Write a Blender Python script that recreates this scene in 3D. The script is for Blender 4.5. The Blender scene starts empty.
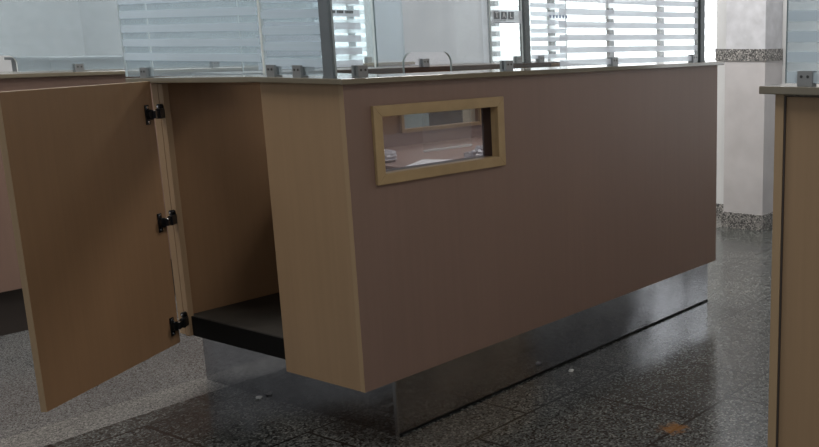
import bpy, bmesh, math, random
from mathutils import Vector, Matrix
random.seed(7)
S = bpy.context.scene
COL = S.collection
S.view_settings.view_transform = 'Standard'
S.view_settings.look = 'None'
S.view_settings.gamma = 1.0
S.view_settings.use_curve_mapping = False
S.view_settings.exposure = 0.0
try:
    S.cycles.transparent_max_bounces = 32
    S.cycles.max_bounces = 10
except Exception:
    pass

# ------------------------------------------------------------------ materials
def newmat(name):
    m = bpy.data.materials.new(name)
    m.use_nodes = True
    nt = m.node_tree
    nt.nodes.clear()
    out = nt.nodes.new('ShaderNodeOutputMaterial')
    return m, nt, out

def N(nt, t, **kw):
    n = nt.nodes.new(t)
    for k, v in kw.items():
        if k in n.inputs.keys():
            n.inputs[k].default_value = v
        else:
            setattr(n, k, v)
    return n

def pos(nt, scale=(1, 1, 1), offset=(0, 0, 0)):
    g = N(nt, 'ShaderNodeTexCoord')
    mp = N(nt, 'ShaderNodeMapping')
    mp.inputs['Scale'].default_value = scale
    mp.inputs['Location'].default_value = offset
    nt.links.new(g.outputs['Object'], mp.inputs['Vector'])
    return mp.outputs['Vector']

def ramp(nt, stops, interp='LINEAR'):
    r = N(nt, 'ShaderNodeValToRGB')
    cr = r.color_ramp
    cr.interpolation = interp
    while len(cr.elements) < len(stops):
        cr.elements.new(0.5)
    for e, (p, c) in zip(cr.elements, stops):
        e.position = p
        e.color = (*c, 1)
    return r

def wood(name, col, grain=(45, 45, 1.6), contrast=.16, rough=.42, spec=.35):
    m, nt, out = newmat(name)
    b = N(nt, 'ShaderNodeBsdfPrincipled', Roughness=rough)
    b.inputs['Specular IOR Level'].default_value = spec
    n1 = N(nt, 'ShaderNodeTexNoise', Scale=1.0, Detail=6.0, Roughness=.6)
    nt.links.new(pos(nt, grain), n1.inputs['Vector'])
    n2 = N(nt, 'ShaderNodeTexNoise', Scale=1.0, Detail=3.0)
    nt.links.new(pos(nt, (3, 3, .9)), n2.inputs['Vector'])
    a = N(nt, 'ShaderNodeMath', operation='ADD')
    nt.links.new(n1.outputs['Fac'], a.inputs[0]); nt.links.new(n2.outputs['Fac'], a.inputs[1])
    d = N(nt, 'ShaderNodeMath', operation='MULTIPLY'); d.inputs[1].default_value = .5
    nt.links.new(a.outputs[0], d.inputs[0])
    lo = tuple(c * (1 - contrast) for c in col); hi = tuple(c * (1 + contrast) for c in col)
    r = ramp(nt, [(.35, lo), (.65, hi)])
    nt.links.new(d.outputs[0], r.inputs['Fac'])
    nt.links.new(r.outputs['Color'], b.inputs['Base Color'])
    nt.links.new(b.outputs['BSDF'], out.inputs['Surface'])
    return m

def plain(name, col, rough=.5, metal=0, spec=.5, var=.06, scale=12):
    m, nt, out = newmat(name)
    b = N(nt, 'ShaderNodeBsdfPrincipled', Roughness=rough, Metallic=metal)
    b.inputs['Specular IOR Level'].default_value = spec
    n1 = N(nt, 'ShaderNodeTexNoise', Scale=scale, Detail=5.0)
    nt.links.new(pos(nt), n1.inputs['Vector'])
    r = ramp(nt, [(.3, tuple(c * (1 - var) for c in col)), (.7, tuple(min(1, c * (1 + var)) for c in col))])
    nt.links.new(n1.outputs['Fac'], r.inputs['Fac'])
    nt.links.new(r.outputs['Color'], b.inputs['Base Color'])
    nt.links.new(b.outputs['BSDF'], out.inputs['Surface'])
    return m

def granite_nodes(nt, dark, mid, light, scale=150):
    v = pos(nt)
    n1 = N(nt, 'ShaderNodeTexVoronoi', Scale=scale * 1.6)
    nt.links.new(v, n1.inputs['Vector'])
    sx = N(nt, 'ShaderNodeSeparateColor')
    nt.links.new(n1.outputs['Color'], sx.inputs[0])
    r = ramp(nt, [(.0, dark), (.30, dark), (.34, mid), (.74, mid), (.95, light)])
    nt.links.new(sx.outputs[0], r.inputs['Fac'])
    return r.outputs['Color']

def granite(name, dark, mid, light, rough=.35, scale=150):
    m, nt, out = newmat(name)
    b = N(nt, 'ShaderNodeBsdfPrincipled', Roughness=rough)
    nt.links.new(granite_nodes(nt, dark, mid, light, scale), b.inputs['Base Color'])
    nt.links.new(b.outputs['BSDF'], out.inputs['Surface'])
    return m

def floor_mat():
    m, nt, out = newmat('floor_granite')
    L = nt.links.new
    b = N(nt, 'ShaderNodeBsdfPrincipled')
    dark = granite_nodes(nt, (.009, .010, .010), (.066, .071, .069), (.165, .17, .163), 100)
    light = granite_nodes(nt, (.075, .077, .078), (.165, .167, .168), (.28, .28, .278), 170)
    strip = granite_nodes(nt, (.11, .11, .108), (.215, .213, .205), (.34, .335, .32), 150)
    g = N(nt, 'ShaderNodeTexCoord')
    sp = N(nt, 'ShaderNodeSeparateXYZ'); L(g.outputs['Object'], sp.inputs[0])
    def gt(v):
        q = N(nt, 'ShaderNodeMath', operation='GREATER_THAN'); q.inputs[1].default_value = v
        L(sp.outputs['Y'], q.inputs[0]); return q.outputs[0]
    def mix(f, a, c):
        x = N(nt, 'ShaderNodeMix', data_type='RGBA')
        L(f, x.inputs['Factor']); L(a, x.inputs['A']) if not isinstance(a, tuple) else setattr(x.inputs['A'], 'default_value', a)
        L(c, x.inputs['B']) if not isinstance(c, tuple) else setattr(x.inputs['B'], 'default_value', c)
        return x.outputs['Result']
    # mix node exposes several sockets with the same name: pick the colour ones
    def mix(f, a, c):
        x = N(nt, 'ShaderNodeMix', data_type='RGBA')
        L(f, x.inputs[0])
        for s, v in ((x.inputs[6], a), (x.inputs[7], c)):
            if isinstance(v, tuple): s.default_value = (*v, 1)
            else: L(v, s)
        return x.outputs[2]
    c = mix(gt(.90), dark, strip)
    c = mix(gt(1.07), c, light)
    # slab to slab variation and joints
    br = N(nt, 'ShaderNodeTexBrick', offset=.5, offset_frequency=2, squash=1, squash_frequency=2)
    br.inputs['Scale'].default_value = 1
    br.inputs['Mortar Size'].default_value = .0055
    br.inputs['Mortar Smooth'].default_value = .2
    br.inputs['Bias'].default_value = 0
    br.inputs['Brick Width'].default_value = .5
    br.inputs['Row Height'].default_value = .49
    br.inputs['Color1'].default_value = (.88, .88, .88, 1)
    br.inputs['Color2'].default_value = (1.1, 1.1, 1.1, 1)
    br.inputs['Mortar'].default_value = (.10, .10, .10, 1)
    L(pos(nt, (1, 1, 1), (-.26, .19, 0)), br.inputs['Vector'])
    mu = N(nt, 'ShaderNodeMix', data_type='RGBA', blend_type='MULTIPLY')
    mu.inputs[0].default_value = 1
    L(c, mu.inputs[6]); L(mix(gt(.90), br.outputs['Color'], (.98, .98, .98)), mu.inputs[7])
    # large worn patches
    n3 = N(nt, 'ShaderNodeTexNoise', Scale=2.3, Detail=4.0); L(pos(nt), n3.inputs['Vector'])
    r3 = ramp(nt, [(.3, (.82, .82, .82)), (.7, (1.12, 1.11, 1.08))]); L(n3.outputs['Fac'], r3.inputs['Fac'])
    mu2 = N(nt, 'ShaderNodeMix', data_type='RGBA', blend_type='MULTIPLY'); mu2.inputs[0].default_value = 1
    L(mu.outputs[2], mu2.inputs[6]); L(r3.outputs['Color'], mu2.inputs[7])
    # rust stain
    d = N(nt, 'ShaderNodeVectorMath', operation='DISTANCE'); d.inputs[1].default_value = (.66, -.672, 0)
    n4 = N(nt, 'ShaderNodeTexNoise', Scale=38.0, Detail=5.0); L(pos(nt), n4.inputs['Vector'])
    L(g.outputs['Object'], d.inputs[0])
    ml = N(nt, 'ShaderNodeMath', operation='MULTIPLY_ADD'); L(n4.outputs['Fac'], ml.inputs[0]); ml.inputs[1].default_value = .09
    L(d.outputs['Value'], ml.inputs[2])
    rr = ramp(nt, [(.068, (1, 1, 1)), (.098, (0, 0, 0))]); L(ml.outputs[0], rr.inputs['Fac'])
    fm = N(nt, 'ShaderNodeMath', operation='MULTIPLY'); L(rr.outputs['Color'], fm.inputs[0]); fm.inputs[1].default_value = .8
    c2 = mix(fm.outputs[0], mu2.outputs[2], (.20, .085, .015))
    L(c2, b.inputs['Base Color'])
    n5 = N(nt, 'ShaderNodeTexNoise', Scale=6.0, Detail=4.0); L(pos(nt), n5.inputs['Vector'])
    r5 = N(nt, 'ShaderNodeMapRange'); L(n5.outputs['Fac'], r5.inputs['Value'])
    r5.inputs['To Min'].default_value = .10; r5.inputs['To Max'].default_value = .26
    L(r5.outputs[0], b.inputs['Roughness'])
    bp = N(nt, 'ShaderNodeBump', Strength=.12, Distance=.01); L(n5.outputs['Fac'], bp.inputs['Height'])
    L(bp.outputs['Normal'], b.inputs['Normal'])
    L(b.outputs['BSDF'], out.inputs['Surface'])
    return m

def steel(name, col=(.5, .5, .51), rough=.13, wav=.25):
    m, nt, out = newmat(name)
    L = nt.links.new
    b = N(nt, 'ShaderNodeBsdfPrincipled', Metallic=1.0)
    n1 = N(nt, 'ShaderNodeTexNoise', Scale=5.0, Detail=4.0); L(pos(nt), n1.inputs['Vector'])
    r = ramp(nt, [(.3, tuple(c * .75 for c in col)), (.7, tuple(c * 1.15 for c in col))])
    L(n1.outputs['Fac'], r.inputs['Fac']); L(r.outputs['Color'], b.inputs['Base Color'])
    mr = N(nt, 'ShaderNodeMapRange'); L(n1.outputs['Fac'], mr.inputs['Value'])
    mr.inputs['To Min'].default_value = rough * .6; mr.inputs['To Max'].default_value = rough * 1.6
    L(mr.outputs[0], b.inputs['Roughness'])
    n2 = N(nt, 'ShaderNodeTexNoise', Scale=3.0, Detail=1.0); L(pos(nt), n2.inputs['Vector'])
    bp = N(nt, 'ShaderNodeBump', Strength=wav, Distance=.02); L(n2.outputs['Fac'], bp.inputs['Height'])
    L(bp.outputs['Normal'], b.inputs['Normal'])
    L(b.outputs['BSDF'], out.inputs['Surface'])
    return m

def glass(name, tint=(.9, .95, .96), haze=.08, gloss=.05, hazecol=(.75, .82, .86)):
    m, nt, out = newmat(name)
    L = nt.links.new
    t = N(nt, 'ShaderNodeBsdfTransparent'); t.inputs['Color'].default_value = (*tint, 1)
    d = N(nt, 'ShaderNodeBsdfDiffuse'); d.inputs['Color'].default_value = (*hazecol, 1)
    gl = N(nt, 'ShaderNodeBsdfGlossy', Roughness=.03)
    n1 = N(nt, 'ShaderNodeTexNoise', Scale=9.0, Detail=6.0); L(pos(nt), n1.inputs['Vector'])
    mr = N(nt, 'ShaderNodeMapRange'); L(n1.outputs['Fac'], mr.inputs['Value'])
    mr.inputs['To Min'].default_value = haze * .6; mr.inputs['To Max'].default_value = haze * 1.4
    m1 = N(nt, 'ShaderNodeMixShader'); L(mr.outputs[0], m1.inputs[0]); L(t.outputs[0], m1.inputs[1]); L(d.outputs[0], m1.inputs[2])
    fr = N(nt, 'ShaderNodeLayerWeight', Blend=.12)
    a0 = N(nt, 'ShaderNodeMath', operation='ADD'); L(fr.outputs['Fresnel'], a0.inputs[0]); a0.inputs[1].default_value = gloss
    ge = N(nt, 'ShaderNodeNewGeometry')
    fa = N(nt, 'ShaderNodeMath', operation='SUBTRACT'); fa.inputs[0].default_value = 1; L(ge.outputs['Backfacing'], fa.inputs[1])
    ad = N(nt, 'ShaderNodeMath', operation='MULTIPLY'); L(a0.outputs[0], ad.inputs[0]); L(fa.outputs[0], ad.inputs[1])
    m2 = N(nt, 'ShaderNodeMixShader'); L(ad.outputs[0], m2.inputs[0]); L(m1.outputs[0], m2.inputs[1]); L(gl.outputs[0], m2.inputs[2])
    L(m2.outputs[0], out.inputs['Surface'])
    return m

def film(name, col=(.82, .86, .9), through=.25, transl=.5):
    m, nt, out = newmat(name)
    L = nt.links.new
    t = N(nt, 'ShaderNodeBsdfTransparent'); t.inputs['Color'].default_value = (.95, .97, .98, 1)
    d = N(nt, 'ShaderNodeBsdfDiffuse'); d.inputs['Color'].default_value = (*col, 1)
    tr = N(nt, 'ShaderNodeBsdfTranslucent'); tr.inputs['Color'].default_value = (*col, 1)
    n1 = N(nt, 'ShaderNodeTexNoise', Scale=6.0, Detail=3.0); L(pos(nt), n1.inputs['Vector'])
    mr = N(nt, 'ShaderNodeMapRange'); L(n1.outputs['Fac'], mr.inputs['Value'])
    mr.inputs['To Min'].default_value = 1 - through * 1.25; mr.inputs['To Max'].default_value = 1 - through * .75
    a = N(nt, 'ShaderNodeMixShader'); a.inputs[0].default_value = transl; L(d.outputs[0], a.inputs[1]); L(tr.outputs[0], a.inputs[2])
    x = N(nt, 'ShaderNodeMixShader'); L(mr.outputs[0], x.inputs[0]); L(t.outputs[0], x.inputs[1]); L(a.outputs[0], x.inputs[2])
    L(x.outputs[0], out.inputs['Surface'])
    return m

M = dict(
    mauve=wood('mauve_laminate', (.235, .152, .118), contrast=.05, rough=.45),
    oak=wood('oak_laminate', (.34, .225, .13), contrast=.07, rough=.45),
    oakin=wood('oak_inner_laminate', (.27, .155, .08), contrast=.07, rough=.5),
    edge=wood('oak_edge_band', (.38, .265, .155), contrast=.08, rough=.45),
    frame=wood('oak_frame', (.40, .28, .145), grain=(20, 20, 20), contrast=.12, rough=.4),
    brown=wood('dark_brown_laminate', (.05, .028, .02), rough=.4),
    top=wood('worktop_laminate', (.19, .165, .12), grain=(8, 8, 8), contrast=.1, rough=.12, spec=.6),
    board=plain('dark_board', (.026, .023, .019), .55, spec=.25, var=.3),
    steel=steel('polished_steel', (.40, .40, .42), .08, .3),
    alu=plain('grey_aluminium', (.21, .235, .25), .4, .6),
    post2=plain('dark_aluminium', (.10, .11, .115), .4, .5),
    clamp=plain('clamp_metal', (.30, .31, .315), .4, .6),
    screw=plain('screw_metal', (.08, .08, .08), .35, .8),
    hinge=plain('hinge_black_nickel', (.02, .02, .022), .28, .7),
    chrome=plain('hinge_chrome', (.6, .6, .6), .2, 1),
    black=plain('matte_black', (.006, .006, .006), .6, spec=.12),
    glass=glass('clear_glass', (.96, .98, .98), haze=.06),
    glassL=glass('tinted_glass', (.90, .945, .965), haze=.26, hazecol=(.62, .72, .78)),
    glassB=glass('hazy_glass', (.93, .945, .97), haze=.18, hazecol=(.7, .73, .8)),
    pane=glass('reflection_haze_glass', (.9, .9, .92), haze=.20, gloss=.03, hazecol=(.55, .5, .55)),  # diffuse purple-grey haze brightens the pane in place of room reflections
    winglass=glass('window_glass', (.97, .98, .98), haze=.02, gloss=.02),
    gedge=plain('glass_edge', (.9, .95, .94), .3),
    gedgem=plain('glass_edge_backlit', (.30, .34, .34), .3),  # same glass edge, backlit shade put into a greyer colour
    gedged=plain('glass_edge_backlit_dark', (.05, .10, .10), .3),  # darkest copy of the glass edge, backlit shade in its colour
    film=film('frosted_film', (.90, .92, .99), .38, .6),
    filmL=film('frosted_film_pale', (.78, .87, .94), .36, .15),
    filmW=film('window_film', (.97, .97, .97), .12, .95),
    band=film('sign_film', (.70, .70, .74), .35, .45),
    ink=plain('sign_ink', (.10, .105, .12), .6),
    inkblue=plain('sign_ink_blue', (.22, .26, .40), .6),
    inkblack=plain('sign_ink_black', (.02, .02, .02), .6),
    white=plain('white_letter', (.75, .75, .78), .6),
    wall=plain('wall_paint', (.62, .63, .64), .7, var=.05, scale=3),
    ceil=plain('ceiling_paint', (.7, .7, .69), .8),
    marble=plain('pillar_marble', (.50, .485, .495), .35, var=.10, scale=5),
    paint=plain('pillar_paint', (.54, .55, .585), .6, var=.12, scale=14),
    gband=granite('band_granite', (.05, .05, .05), (.20, .195, .19), (.5, .48, .46), .4, 90),
    winframe=plain('window_frame_grey', (.30, .30, .31), .5),
    paper=plain('white_paper', (.72, .72, .72), .7, var=.1),
    plastic=plain('crumpled_plastic', (.5, .5, .53), .2, var=.3),
    cream=plain('cream_plastic', (.8, .70, .52), .5),
    chair=plain('black_green_fabric', (.012, .018, .016), .8, var=.4),
    teal=plain('pale_teal_board', (.35, .46, .46), .6),
    dark=plain('dark_plinth', (.045, .035, .03), .5),
    floor=floor_mat(),
)

# ------------------------------------------------------------------ geometry helpers
class MB:
    def __init__(s):
        s.bm = bmesh.new(); s.mats = []
    def mi(s, m):
        if m not in s.mats: s.mats.append(m)
        return s.mats.index(m)
    def box(s, x0, x1, y0, y1, z0, z1, mat=None, mtx=None):
        vs = [s.bm.verts.new((x, y, z)) for x in (x0, x1) for y in (y0, y1) for z in (z0, z1)]
        if mtx is not None:
            for v in vs: v.co = mtx @ v.co
        for f in ((0, 1, 3, 2), (4, 6, 7, 5), (0, 4, 5, 1), (2, 3, 7, 6), (0, 2, 6, 4), (1, 5, 7, 3)):
            fc = s.bm.faces.new([vs[i] for i in f])
            if mat: fc.material_index = s.mi(mat)
        return s
    def prism(s, pts, f, depth, side_mat=None, face_mat=None):
        """pts: 2D outline; f(a,b,d) -> 3D point; extruded over depth (d0,d1)"""
        d0, d1 = depth
        A = [s.bm.verts.new(f(a, b, d0)) for a, b in pts]
        B = [s.bm.verts.new(f(a, b, d1)) for a, b in pts]
        n = len(pts)
        for fc in (s.bm.faces.new(A[::-1]), s.bm.faces.new(B)):
            if face_mat: fc.material_index = s.mi(face_mat)
        for i in range(n):
            fc = s.bm.faces.new((A[i], A[(i + 1) % n], B[(i + 1) % n], B[i]))
            if side_mat: fc.material_index = s.mi(side_mat)
        return s
    def cyl(s, c, axis, r, h, mat=None, seg=20, r2=None):
        z = Vector(axis).normalized(); q = z.to_track_quat('Z', 'Y').to_matrix().to_4x4()
        mt = Matrix.Translation(Vector(c)) @ q
        r = bmesh.ops.create_cone(s.bm, cap_ends=True, segments=seg, radius1=r, radius2=r if r2 is None else r2, depth=h, matrix=mt)
        fs = set(f for v in r['verts'] for f in v.link_faces)
        for f in fs:
            if mat: f.material_index = s.mi(mat)
        return s
    def build(s, name, mat=None, parent=None, bevel=0, smooth=False):
        off = Vector(parent_loc(parent))
        for v in s.bm.verts: v.co -= off
        bmesh.ops.recalc_face_normals(s.bm, faces=s.bm.faces[:])
        me = bpy.data.meshes.new(name)
        s.bm.to_mesh(me); s.bm.free()
        ms = [mat] if (mat and not s.mats) else s.mats
        for k in ms: me.materials.append(k)
        o = bpy.data.objects.new(name, me)
        COL.objects.link(o)
        if parent: o.parent = parent
        if bevel:
            b = o.modifiers.new('bevel', 'BEVEL'); b.width = bevel; b.segments = 2; b.limit_method = 'ANGLE'
        if smooth:
            for p in me.polygons: p.use_smooth = True
        return o

def parent_loc(p):
    t = Vector((0, 0, 0))
    while p is not None:
        t += p.location; p = p.parent
    return t

def thing(name, label, cat, loc=(0, 0, 0), group=None):
    o = bpy.data.objects.new(name, None)
    COL.objects.link(o); o.location = loc
    o['label'] = label; o['category'] = cat
    if group: o['group'] = group
    return o

def tag(o, label, cat, group=None):
    o['label'] = label; o['category'] = cat
    if group: o['group'] = group
    return o

def struct(o, label=None, cat=None):
    o['kind'] = 'structure'
    if label: o['label'] = label; o['category'] = cat
    return o

def text(name, body, size, origin, xdir, zdir, mat, parent, depth=.0006):
    cu = bpy.data.curves.new(name, 'FONT')
    cu.body = body; cu.size = size; cu.extrude = depth / 2; cu.align_x = 'CENTER'; cu.align_y = 'CENTER'
    tmp = bpy.data.objects.new(name + '_tmp', cu)
    COL.objects.link(tmp)
    dg = bpy.context.evaluated_depsgraph_get()
    me = bpy.data.meshes.new_from_object(tmp.evaluated_get(dg))
    bpy.data.objects.remove(tmp)
    x = Vector(xdir).normalized(); z = Vector(zdir).normalized(); n = x.cross(z)
    R = Matrix((x, z, n)).transposed().to_4x4()
    R.translation = Vector(origin) - parent_loc(parent)
    me.transform(R)
    me.materials.clear(); me.materials.append(mat)
    o = bpy.data.objects.new(name, me); COL.objects.link(o); o.parent = parent
    return o

# ------------------------------------------------------------------ the room
struct(MB().box(-6, 4.3, -6, 9.2, -.1, 0).build('floor', M['floor']), 'speckled granite tile floor, dark in front of the counter and paler behind it', 'floor')
struct(MB().box(-3.2, 4.3, -3.6, 9.2, 3.2, 3.3).build('ceiling', M['ceil']), 'plain white ceiling above the counters', 'ceiling')
WX = 4.05
w = MB()
w.box(WX, WX + .2, -6, -1.75, 0, 3.2); w.box(WX, WX + .2, -.95, 1.09, 0, 3.2); w.box(WX, WX + .2, -1.75, -.95, 2.4, 3.2); w.box(WX, WX + .2, -1.75, -.95, 0, .45)
w.box(WX, WX + .2, 1.09, 3.17, 0, .92); w.box(WX, WX + .2, 1.09, 3.17, 2.7, 3.2)
w.box(WX, WX + .2, 3.17, 4.50, 0, 3.2)
w.box(WX, WX + .2, 4.50, 5.25, 0, .92); w.box(WX, WX + .2, 4.50, 5.25, 2.7, 3.2)
w.box(WX, WX + .2, 5.25, 9.2, 0, 3.2)
wr = struct(w.build('wall_right', M['wall']), 'painted wall with daylight windows behind the counters', 'wall')
struct(MB().box(-6, WX, 9.0, 9.2, 0, 3.2).build('wall_back', M['wall']), 'painted wall at the far end of the hall', 'wall')
struct(MB().box(WX - .015, WX, .95, 1.09, 0, .105).build('baseboard_right', M['gband']), 'grey granite baseboard of the wall beside the pillar', 'baseboard')
struct(MB().box(WX - .012, WX, .95, 1.09, 1.072, 1.148).build('trim_1', M['gband']), 'grey granite band on the wall beside the pillar', 'trim')

def window(name, y0, y1, mull, label, zb=.92, zt=2.7, striped=True):
    r = struct(thing(name, label, 'window', (WX + .1, y0, zb)))
    f = MB()
    for a, b, c, d in ((y0, y0 + .03, zb, zt), (y1 - .03, y1, zb, zt), (y0 + .03, y1 - .03, zb, zb + .03), (y0 + .03, y1 - .03, zt - .03, zt)):
        f.box(WX + .06, WX + .12, a, b, c, d)
    f.build('window_frame', M['winframe'], r)
    for y in mull:
        MB().box(WX + .06, WX + .12, y - .014, y + .014, zb + .03, zt - .03).build('mullion', M['winframe'], r)
    MB().box(WX + .086, WX + .092, y0 + .03, y1 - .03, zb + .03, zt - .03).build('pane', M['winglass'], r)
    if not striped: return
    s = MB(); z = zb + .055
    while z < zt - .1:
        s.box(WX + .052, WX + .054, y0 + .032, y1 - .032, z, z + .038); z += .076
    s.build('frosted_film', M['filmW'], r)
window('window_1', 1.09, 3.17, (1.59, 2.02, 2.56), 'large overexposed daylight window behind the glass screens')
window('window_2', 4.50, 5.25, (4.78,), 'narrow bright window seen just right of the corner post')

window('window_3', -1.75, -.95, (-1.35,), 'tall bright window right of the pillar, behind the counter at the right edge', .45, 2.4, False)
# pillar
pl = struct(thing('wall_pillar', 'square white pillar with granite band and granite base', 'pillar', (3.92, .74, 0)))
px0, px1, py0, py1 = 3.80, 4.04, .60, .885
MB().box(px0, px1, py0, py1, .103, 1.076).build('pillar_panel', M['marble'], pl)
MB().box(px0 + .004, px1, py0 + .004, py1 - .004, 1.15, 3.2).build('pillar_shaft', M['paint'], pl)
MB().box(px0 - .004, px1, py0 - .004, py1 + .004, 1.076, 1.15).build('granite_band', M['gband'], pl)
MB().box(px0 - .010, px1, py0 - .010, py1 + .010, 0, .103).build('granite_base', M['gband'], pl)

# ------------------------------------------------------------------ main counter
L, H, B = 2.124, 1.10, .195
ct = thing('service_counter', 'long mauve laminate service counter with open end cupboard and framed display window, in the middle', 'counter', (0, 0, 0))
wx0, wx1, wz0, wz1 = .125, .622, .838, 1.003      # opening of the display window
f = MB()
q0, q1, q2, q3 = wx0 - .013, wx1 + .013, wz0 - .013, wz1 + .013
f.box(.0, q0, 0, .018, B, H); f.box(q1, L, 0, .018, B, H)
f.box(q0, q1, 0, .018, B, q2); f.box(q0, q1, 0, .018, q3, H)
bmesh.ops.remove_doubles(f.bm, verts=f.bm.verts, dist=1e-5)
f.build('front_panel', M['mauve'], ct)
MB().box(-.0012, 0, 0, .018, B, H).build('edge_band', M['edge'], ct)
MB().box(0, .018, .018, .366, B, H).build('end_panel', M['oak'], ct)
MB().box(L - .018, L, .018, .98, B, H).build('far_end_panel', M['oak'], ct)
# back panel with an opening for the inner window
ix0, ix1, iz0, iz1 = 1.13, 1.60, .846, .99
f = MB()
f.box(.06, ix0, .985, 1.003, B, 1.085); f.box(ix1, L, .985, 1.003, B, 1.085)
f.box(ix0, ix1, .985, 1.003, B, iz0); f.box(ix0, ix1, .985, 1.003, iz1, 1.085)
f.build('back_panel', M['oakin'], ct)
fr = MB()
def frame(mb, x0, x1, z0, z1, wd, y0, y1):
    # mitred picture-frame border around the opening x0..x1, z0..z1
    o = ((x0 - wd, z0 - wd), (x1 + wd, z0 - wd), (x1 + wd, z1 + wd), (x0 - wd, z1 + wd)); i = ((x0, z0), (x1, z0), (x1, z1), (x0, z1))
    for k in range(4):
        j = (k + 1) % 4
        mb.prism([o[k], o[j], i[j], i[k]], lambda a, b, d: (a, d, b), (y0, y1))
frame(fr, ix0, ix1, iz0, iz1, .016, .972, .985)
fr.build('inner_window_frame', M['frame'], ct, .001)
# display window frame and reveal
fr = MB(); frame(fr, wx0, wx1, wz0, wz1, .032, -.012, 0)
wf = fr.build('window_frame', M['frame'], ct, .0015)
def lining(y0, y1, m, name):
    rv = MB(); t = .012
    rv.box(wx0 - t, wx0, y0, y1, wz0 - t, wz1 + t); rv.box(wx1, wx1 + t, y0, y1, wz0 - t, wz1 + t)
    rv.box(wx0, wx1, y0, y1, wz0 - t, wz0); rv.box(wx0, wx1, y0, y1, wz1, wz1 + t)
    rv.build(name, m, wf)
lining(.0005, .020, M['frame'], 'window_reveal')
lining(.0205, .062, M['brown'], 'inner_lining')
MB().box(wx0, wx1, .054, .059, wz0, wz1).build('display_pane', M['pane'], wf)
# shelf inside the counter and its dark divider
MB().box(.60, L - .018, .05, .985, .755, .775).build('inner_shelf', M['mauve'], ct)
MB().box(.60, L - .018, .978, .985, .775, iz0 - .016).build('back_lining', M['mauve'], ct)
# stile and door at the open end
st = MB(); st.box(.048, .068, .955, .982, .205, 1.082); st.box(.048, .068, .9845, 1.020, .205, 1.082); st.box(.054, .068, .982, .9845, .205, 1.082)
st.build('stile', M['oak'], ct, .001)
MB().box(.018, .60, .366, .372, 1.06, 1.084).build('top_rail', M['oakin'], ct)
MB().box(.066, L - .018, .018, .985, .205, .274).build('floor_board', M['board'], ct, .004)
MB().box(.058, .0655, .030, .985, .203, .2745).build('board_edge', M['black'], ct, .002)
# plinth
MB().box(.140, .146, .040, 1.035, 0, .203).build('end_kick_plate', M['steel'], ct)
MB().box(.1475, L - .03, .0275, .0335, .004, .205).build('front_kick_plate', M['steel'], ct)
MB().box(.140, .1475, .0275, .040, 0, .205).build('corner_strip', plain('brushed_steel', (.42, .42, .43), .25, 1), ct)
MB().box(L - .032, L - .026, .030, 1.035, 0, .203).build('far_kick_plate', M['black'], ct)
MB().box(.1475, L - .032, .024, .0335, 0, .007).build('kick_shadow_line', M['black'], ct)  # black strip painting in the shadow line at the plinth base
# worktops
f = MB()
f.prism([(-.02, -.02), (2.15, -.02), (2.15, .18), (.31, .18), (.31, .395), (-.02, .395)], lambda a, b, d: (a, b, d), (H, H + .016))
f.build('front_worktop', M['top'], ct, .002)
f = MB()
def sag(y): return 1.098 - .016 * (y - .397) / .7
ys = [.397, .6, .85, 1.095]
prof = [(y, sag(y)) for y in ys] + [(y, sag(y) + .017) for y in reversed(ys)]
f.prism(prof, lambda a, b, d: (d, a, b), (.004, .31))
f.build('rear_worktop', M['top'], ct, .0015)
MB().box(.315, 2.25, .945, 1.20, 1.086, 1.106).build('back_worktop', M['brown'], ct, .002)

# door swung open
hx, hy = .004, .950
ex, ey = -.592, .647
dv = Vector((ex - hx, ey - hy, 0)); dl = dv.length; dv.normalize()
nv = Vector((dv.y, -dv.x, 0))
if nv.dot(Vector((0, 1, 0))) < 0: nv = -nv           # away from the camera
DM = Matrix((dv, nv, Vector((0, 0, 1)))).transposed().to_4x4(); DM.translation = Vector((hx, hy, 0))
dr = MB().box(0, dl, 0, .018, .195, 1.090, None, DM).build('door', M['oakin'], ct)
e = MB(); e.box(dl, dl + .0012, 0, .018, .195, 1.090, None, DM); e.box(0, dl, 0, .018, 1.090, 1.0915, None, DM)
e.build('edge_band', M['edge'], dr)
for z in (.985, .625, .262):
    h = MB()
    h.box(.026, .048, -.0035, 0, z - .032, z + .032, M['hinge'], DM)
    for s in (-.024, .024): h.cyl(DM @ Vector((.037, -.004, z + s)), nv, .005, .004, M['chrome'])
    h.cyl(DM @ Vector((.032, -.008, z)), nv, .0165, .014, M['hinge'])
    h.cyl(DM @ Vector((.020, -.017, z)), (0, 0, 1), .006, .026, M['chrome'])
    # arm reaching over to the stile
    a = DM @ Vector((.022, -.016, z)); b = Vector((.044, .968, z))
    d = (b - a); ln = d.length; d.normalize(); nn = Vector((-d.y, d.x, 0))
    AM = Matrix((d, nn, Vector((0, 0, 1)))).transposed().to_4x4(); AM.translation = a
    h.box(-.006, ln, -.007, .007, -.012, .012, M['hinge'], AM)
    h.box(ln * .35, ln + .012, -.011, .004, -.016, .016, M['hinge'], AM)
    h.cyl(b + Vector((-.004, .0, .022)), (1, .2, 0), .009, .016, M['hinge'])
    h.cyl(b + Vector((-.013, -.002, .022)), (1, .2, 0), .004, .004, M['chrome'])
    h.cyl(b + Vector((-.012, .006, -.006)), (1, .2, 0), .005, .006, M['chrome'])
    h.build('hinge', None, dr, .001)

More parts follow.
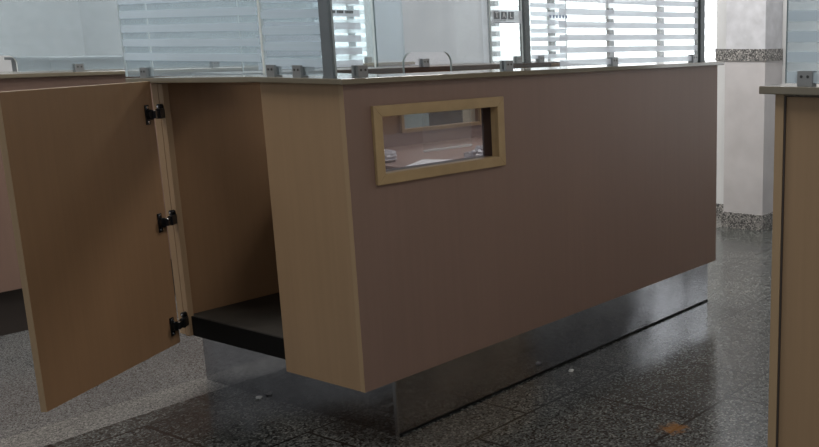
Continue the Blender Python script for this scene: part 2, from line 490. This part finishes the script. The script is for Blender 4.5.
# ------------------------------------------------------------------ glass screens
def notch_outline(u0, u1, z0, z1, notch=None, r=.035, nh=.07, z0b=None):
    p = [(u0, z0)]
    if notch:
        a, b = notch
        p.append((a, z0)); p.append((a, z0 + nh - r))
        for k in range(1, 7):
            t = math.pi - k / 6 * math.pi / 2
            p.append((a + r + r * math.cos(t), z0 + nh - r + r * math.sin(t)))
        for k in range(1, 7):
            t = math.pi / 2 - k / 6 * math.pi / 2
            p.append((b - r + r * math.cos(t), z0 + nh - r + r * math.sin(t)))
        p.append((b, z0 + nh - r)); p.append((b, z0))
    p += [(u1, z0 if z0b is None else z0b), (u1, z1), (u0, z1)]
    return p

def clamp(root, axis, u, d0, d1, z0, w_=.036, h=.034):
    """small metal glass clamp; axis 'y' = the glass runs along x"""
    c = MB(); t = .010
    def bx(a0, a1, b0, b1, z0_, z1_, m):
        if axis == 'y': c.box(a0, a1, b0, b1, z0_, z1_, m)
        else: c.box(b0, b1, a0, a1, z0_, z1_, m)
    bx(u - w_ / 2, u + w_ / 2, d0 - t, d0, z0, z0 + h, M['clamp'])
    bx(u - w_ / 2, u + w_ / 2, d1, d1 + t, z0, z0 + h, M['clamp'])
    bx(u - w_ / 2, u + w_ / 2, d0, d1, z0, z0 + .0045, M['clamp'])
    for s in (-.008, .008):
        pt = (u + s, d0 - t, z0 + h * .62) if axis == 'y' else (d0 - t, u + s, z0 + h * .62)
        c.cyl(pt, (0, 1, 0) if axis == 'y' else (1, 0, 0), .0035, .002, M['screw'], 10)
    return c.build('clamp', None, root)

def screen(label, axis, u0, u1, d, z0, z1, gl, clamps=(), ctop=None, notch=None, edge='gedge', stripes=None, filmmat='film', group=None, th=.008, nh=.07, z0b=None):
    loc = ((u0 + u1) / 2, d, z0) if axis == 'y' else (d, (u0 + u1) / 2, z0)
    r = thing('glass_screen', label, 'glass screen', loc, group)
    fn = (lambda a, b, q: (a, q, b)) if axis == 'y' else (lambda a, b, q: (q, a, b))
    MB().prism(notch_outline(u0, u1, z0, z1, notch, nh=nh, z0b=z0b), fn, (d, d + th), M[edge], M[gl]).build('pane', None, r)
    for u in clamps: clamp(r, axis, u, d, d + th, ctop)
    if stripes:
        s0, s1, zs, hh = stripes
        s = MB()
        for z in zs: 
            if axis == 'y': s.box(s0, s1, d - .0016, d - .0004, z, z + hh)
            else: s.box(d - .0016, d - .0004, s0, s1, z, z + hh)
        s.build('frosted_film', M[filmmat], r)
    return r

def zs(base, pitch, top): 
    o = []; z = base
    while z < top: o.append(z); z += pitch
    return o

TOPZ = H + .016
# front run
front = screen('clear glass screen along the front ledge, with low service notch and frosted stripes at right', 'y', .001, 1.985, .020, TOPZ + .005, 1.80, 'glass',
       (.085, .715, 1.335, 1.945), TOPZ, (.252, .452), 'gedgem', (1.0, 1.975, zs(1.123, .0455, 1.78), .0215), 'film', nh=.062)
# end run
screen('short glass screen on the end ledge beside the corner post', 'x', .085, .371, .026, TOPZ + .005, 1.80, 'glassL',
       (.215, .335), TOPZ, None, 'gedge', (.09, .366, zs(1.146, .0455, 1.78), .024), 'filmL')
screen('wide tinted glass screen with frosted stripes above the open cupboard', 'x', .382, 1.128, .026, 1.120, 1.80, 'glassL',
       (1.005,), 1.1012, None, 'gedge', (.387, 1.12, [z for z in zs(1.158, .0455, 1.78)], .024), 'filmL', z0b=1.103)
# back run (staff side)
BZ = 1.106
sa = screen('rear glass screen with frosted stripes right behind the corner post', 'y', .36, .972, .95, 1.111, 1.80, 'glass',
       (.640,), BZ, None, 'gedge', (.42, .905, zs(1.116, .0485, 1.78), .026), 'film')
for g0, n in ((.752, 4), (.792, 4), (.833, 5)):
    for k in range(n):
        MB().box(g0 + k * .008, g0 + k * .008 + .0058, .9466, .9480, 1.322, 1.333).build('print_mark', M['inkblack'], sa)
screen('plain hazy rear glass screen in front of the wall pier', 'y', .984, 1.665, .95, 1.111, 1.80, 'glassB', (1.245,), BZ, None, 'gedged')
ts = screen('rear glass screen carrying a frosted sign strip with three letter squares', 'y', 1.677, 1.90, .95, 1.111, 1.80, 'glass', (1.862,), BZ)
MB().box(1.681, 1.898, .9484, .9496, 1.292, 1.352).build('sign_strip', M['band'], ts)
for k, ch in enumerate('TAL'):
    xx = 1.716 + k * .050
    q = MB().box(xx - .020, xx + .020, .9468, .9480, 1.311, 1.345).build('letter_square', M['ink'], ts)
    text('letter', ch, .036, (xx, .9462, 1.328), (1, 0, 0), (0, 0, 1), M['white'], q)
for zz, x1 in ((1.306, 1.78), (1.297, 1.84)):
    MB().box(1.698, x1, .9472, .9482, zz - .001, zz + .001).build('small_print', M['ink'], ts)
s2 = screen('rear glass screen with pale frosted stripes right of the dark rear post', 'y', 1.955, 2.245, .95, 1.111, 1.80, 'glass', (2.03,), BZ, None, 'gedge',
       (1.96, 2.24, zs(1.125, .041, 1.78), .021), 'film')
for k in range(6):
    MB().box(2.105 + k * .026, 2.120 + k * .026, .9466, .9476, 1.321, 1.336).build('print_mark', M['inkblue'], s2)

def post(label, x0, x1, y0, y1, z0, mat):
    r = thing('glass_post', label, 'post', ((x0 + x1) / 2, (y0 + y1) / 2, z0))
    g = MB(); g.box(x0, x1, y0, y1, z0, 1.82); g.build('profile', M[mat], r, .003)
    MB().box(x0 - .001, x1 + .001, y0 - .001, y1 + .001, z0, z0 + .006).build('foot_plate', M[mat], r)
    return r
post('thick grey aluminium post at the near corner of the ledge', .000, .014, .040, .080, TOPZ, 'alu')
post('slim dark post at the far right end of the ledge', 1.99, 2.03, .012, .045, TOPZ, 'post2')
post('slim dark post between the rear glass screens', 1.905, 1.945, .94, .975, BZ, 'post2')

# ------------------------------------------------------------------ counter row behind, at left
bc = thing('service_counter', 'mauve counter with dark plinth behind the open cupboard door', 'counter', (1.0, 2.26, 0))
MB().box(-.6, 2.4, 2.25, 2.268, .195, 1.075).build('front_panel', M['mauve'], bc)
MB().box(-.62, 2.42, 2.23, 2.62, 1.075, 1.092).build('worktop', M['top'], bc, .002)
MB().box(-.45, 2.3, 2.292, 2.298, 0, .195).build('front_kick_plate', M['dark'], bc)
MB().box(-.6, -.582, 2.268, 2.60, .195, 1.075).build('end_panel', M['oak'], bc)
MB().box(2.382, 2.4, 2.268, 2.60, .195, 1.075).build('far_end_panel', M['oak'], bc)
MB().box(-.45, -.444, 2.298, 2.60, 0, .195).build('end_kick_plate', M['dark'], bc)
MB().box(-.582, 2.382, 2.28, 2.60, .195, .215).build('floor_board', M['oakin'], bc)
MB().box(-.582, 2.382, 2.582, 2.60, .215, 1.075).build('back_panel', M['oakin'], bc)
screen('plain pale glass screen with service notch on the counter behind the door', 'y', -.60, .80, 2.27, 1.099, 1.80, 'glassL', (-.4, .465), 1.092, (-.02, .216), nh=.068)
screen('plain glass screen further along the counter behind, seen through the striped glass', 'y', .808, 2.38, 2.27, 1.099, 1.80, 'glassL', (1.125, 2.1), 1.092)

# far counter beyond
fc = thing('service_counter', 'distant grey counter top seen through the left glass screens', 'counter', (1.6, 3.4, 0))
MB().box(.86, 2.6, 3.30, 3.32, .15, 1.125).build('front_panel', M['alu'], fc)
MB().box(.84, 2.62, 3.28, 3.75, 1.125, 1.14).build('worktop', M['alu'], fc, .002)
MB().box(.9, 2.55, 3.33, 3.35, 0, .15).build('kick_plate', M['dark'], fc)
MB().box(.86, .878, 3.32, 3.72, .15, 1.125).build('end_panel', M['alu'], fc)
MB().box(2.582, 2.6, 3.32, 3.72, .15, 1.125).build('far_end_panel', M['alu'], fc)

# ------------------------------------------------------------------ counter at the right edge
rc = thing('service_counter', 'oak counter end cut off by the right edge of the photo', 'counter', (.6, -1.6, 0))
ry = -1.222
MB().box(.222, .24, -2.2, ry - .0265, .195, 1.088).build('end_panel', M['oak'], rc)
MB().box(.216, 2.3, ry - .022, ry, .195, 1.094).build('back_panel', M['edge'], rc, .001)
MB().box(.2165, .2385, ry - .0265, ry - .0235, .195, 1.088).build('shadow_gap', M['dark'], rc)
MB().box(.195, 2.34, -2.24, -1.190, 1.094, 1.112).build('worktop', M['top'], rc, .002)
MB().box(.222, 2.3, -2.218, -2.2, .195, 1.094).build('front_panel', M['mauve'], rc)
MB().box(.30, 2.24, -2.15, ry - .05, 0, .195).build('plinth', M['steel'], rc)
screen('striped glass screen on the counter at the right edge', 'x', -2.15, -1.232, .245, 1.117, 1.80, 'glassL', (-1.285, -1.9), 1.112, None, 'gedged',
       (-2.145, -1.237, zs(1.119, .0455, 1.78), .024), 'filmL')

# ------------------------------------------------------------------ things inside and behind the display window
def crumple(name, c, r, mat, label, cat, group=None, flat=.45):
    b = bmesh.new()
    bmesh.ops.create_icosphere(b, subdivisions=3, radius=1)
    for v in b.verts:
        k = random.uniform(.72, 1.15)
        v.co = Vector((v.co.x * r * k, v.co.y * r * k * .8, max(-.0, (v.co.z + .6)) * r * flat * k))
    q = MB(); q.bm.free(); q.bm = b
    for v in b.verts: v.co += Vector(c)
    o = q.build(name, mat)
    o.location = c
    for v in o.data.vertices: v.co -= Vector(c)
    return tag(o, label, cat, group)
crumple('plastic_wrapper', (.68, .62, .775), .06, M['plastic'], 'crumpled clear wrapper at the left inside the display window', 'wrapper', 'wrappers inside the display')
crumple('plastic_wrapper', (.93, .38, .775), .05, M['plastic'], 'crumpled clear wrapper lying nearest the pane at lower right of the display', 'wrapper', 'wrappers inside the display')
crumple('plastic_wrapper', (1.12, .50, .775), .05, M['plastic'], 'smallest crumpled wrapper at the right, behind another, inside the display window', 'wrapper', 'wrappers inside the display')
o = MB().box(-.10, .10, -.07, .07, 0, .003).build('paper_sheet', M['paper']); o.location = (.74, .42, .775); o.rotation_euler = (0, 0, .5)
tag(o, 'pale sheet of paper at the lower left inside the display window', 'paper')
o = MB().box(-.09, .09, -.06, .06, 0, .004).build('folder', M['alu']); o.location = (.84, .22, .775); o.rotation_euler = (0, 0, -.2)
tag(o, 'grey folder beside the paper inside the display window', 'folder')
ac = thing('acrylic_sheet', 'upright clear acrylic sheet at the right inside the display window', 'sheet', (1.10, .72, .775))
MB().box(.99, 1.27, .72, .724, .780, .95).build('sheet_body', M['glass'], ac)
MB().box(.99, 1.27, .7185, .7255, .775, .783).build('bottom_edge', M['gedge'], ac)
# staff area behind: chair and small cabinet
ch = thing('office_chair', 'dark chair back glimpsed in the middle through the inner window of the display', 'chair', (1.95, 1.62, 0))
g = MB(); g.box(1.68, 2.16, 1.60, 1.66, .62, 1.02); g.build('backrest', M['chair'], ch, .03)
g = MB(); g.box(1.70, 2.14, 1.66, 2.06, .42, .49); g.build('seat', M['chair'], ch, .03)
for sx in (1.72, 2.10):
    for sy in (1.64, 2.03): MB().cyl((sx, sy, .21), (0, 0, 1), .014, .42).build('leg', M['post2'], ch)
for sx in (1.80, 2.04): MB().box(sx - .012, sx + .012, 1.655, 1.68, .47, .66).build('back_support', M['post2'], ch)
cb = thing('document_box', 'cream box glimpsed at the right through the inner window', 'box', (2.42, 1.75, 0))
MB().box(2.28, 2.62, 1.62, 2.0, 0, 1.0).build('body', M['cream'], cb, .005)
MB().box(2.44, 2.52, 1.612, 1.62, .74, .84).build('slot', M['black'], cb)
MB().box(2.30, 2.60, 1.612, 1.62, .86, .868).build('ridge', M['paper'], cb)

tb = thing('screen_board', 'pale greenish board glimpsed at the left through the inner window', 'board', (1.70, 1.56, 0))
MB().box(1.50, 1.84, 1.55, 1.56, .30, 1.02).build('board_panel', M['teal'], tb)
for sx in (1.52, 1.82): MB().box(sx - .01, sx + .01, 1.56, 1.58, 0, .98).build('leg', M['post2'], tb)
# debris on the floor
def chip(c, r, label):
    b = bmesh.new(); bmesh.ops.create_icosphere(b, subdivisions=2, radius=1)
    for v in b.verts:
        k = random.uniform(.6, 1.2); v.co = Vector((v.co.x * r * k, v.co.y * r * .7 * k, max(0, v.co.z + .5) * r * .5 * k))
    q = MB(); q.bm.free(); q.bm = b
    o = q.build('paper_scrap', M['paper']); o.location = c
    return tag(o, label, 'scrap')
chip((.12, .70, 0), .013, 'tiny white scrap on the floor beside the end kick plate')
chip((.93, -.05, 0), .014, 'tiny white scrap on the floor in front of the long kick plate')

# ------------------------------------------------------------------ daylight and added fill lights
W = bpy.data.worlds.new('daylight'); S.world = W; W.use_nodes = True
nt = W.node_tree; nt.nodes.clear()
out = nt.nodes.new('ShaderNodeOutputWorld'); bg = nt.nodes.new('ShaderNodeBackground')
tc = nt.nodes.new('ShaderNodeTexCoord')
dt = nt.nodes.new('ShaderNodeVectorMath'); dt.operation = 'DOT_PRODUCT'
a = math.radians(15); dt.inputs[1].default_value = (math.cos(a), math.sin(a), .1)
nt.links.new(tc.outputs['Generated'], dt.inputs[0])
mr = nt.nodes.new('ShaderNodeMapRange'); mr.interpolation_type = 'SMOOTHSTEP'
mr.inputs['From Min'].default_value = .25; mr.inputs['From Max'].default_value = .8
mr.inputs['To Min'].default_value = .38; mr.inputs['To Max'].default_value = 3.4
nt.links.new(dt.outputs['Value'], mr.inputs['Value'])
bg.inputs['Color'].default_value = (.96, .98, 1, 1)
nt.links.new(mr.outputs[0], bg.inputs['Strength']); nt.links.new(bg.outputs[0], out.inputs['Surface'])

def fill_light(x, y, sx, sy, watts):  # unseen overhead area light, added to fill the hall
    l = bpy.data.lights.new('fill_light', 'AREA'); l.shape = 'RECTANGLE'; l.size = sx; l.size_y = sy; l.energy = watts
    l.color = (1, .97, .93)
    o = bpy.data.objects.new('fill_light', l); COL.objects.link(o); o.location = (x, y, 3.18)
for x, y, e in ((2.9, .25, 60), (2.6, 1.6, 45), (2.6, 4.4, 50), (-.8, -2.4, 26), (-.8, 1.4, 38), (-.6, 4.6, 45), (-.6, 7.2, 32), (2.6, 7.2, 32)):
    fill_light(x, y, 1.2, .6, e)

# ------------------------------------------------------------------ camera
cam = bpy.data.cameras.new('camera'); co = bpy.data.objects.new('camera', cam); COL.objects.link(co)
cam.sensor_width = 36; cam.sensor_fit = 'HORIZONTAL'
cam.lens = 991.574 * 36 / 819
cam.shift_x = -240.5127 / 819; cam.shift_y = 42.8703 / 819
r = Vector((.54582464, -.83787926, -.00581378)); u = Vector((.19106779, .11770672, .97449383)); fw = Vector((.81582385, .53301357, -.22433897))
R = Matrix((r, u, -fw)).transposed().to_4x4(); R.translation = Vector((-1.87715147, -2.24262143, 1.22072117))
co.matrix_world = R
cam.clip_start = .05
S.camera = co
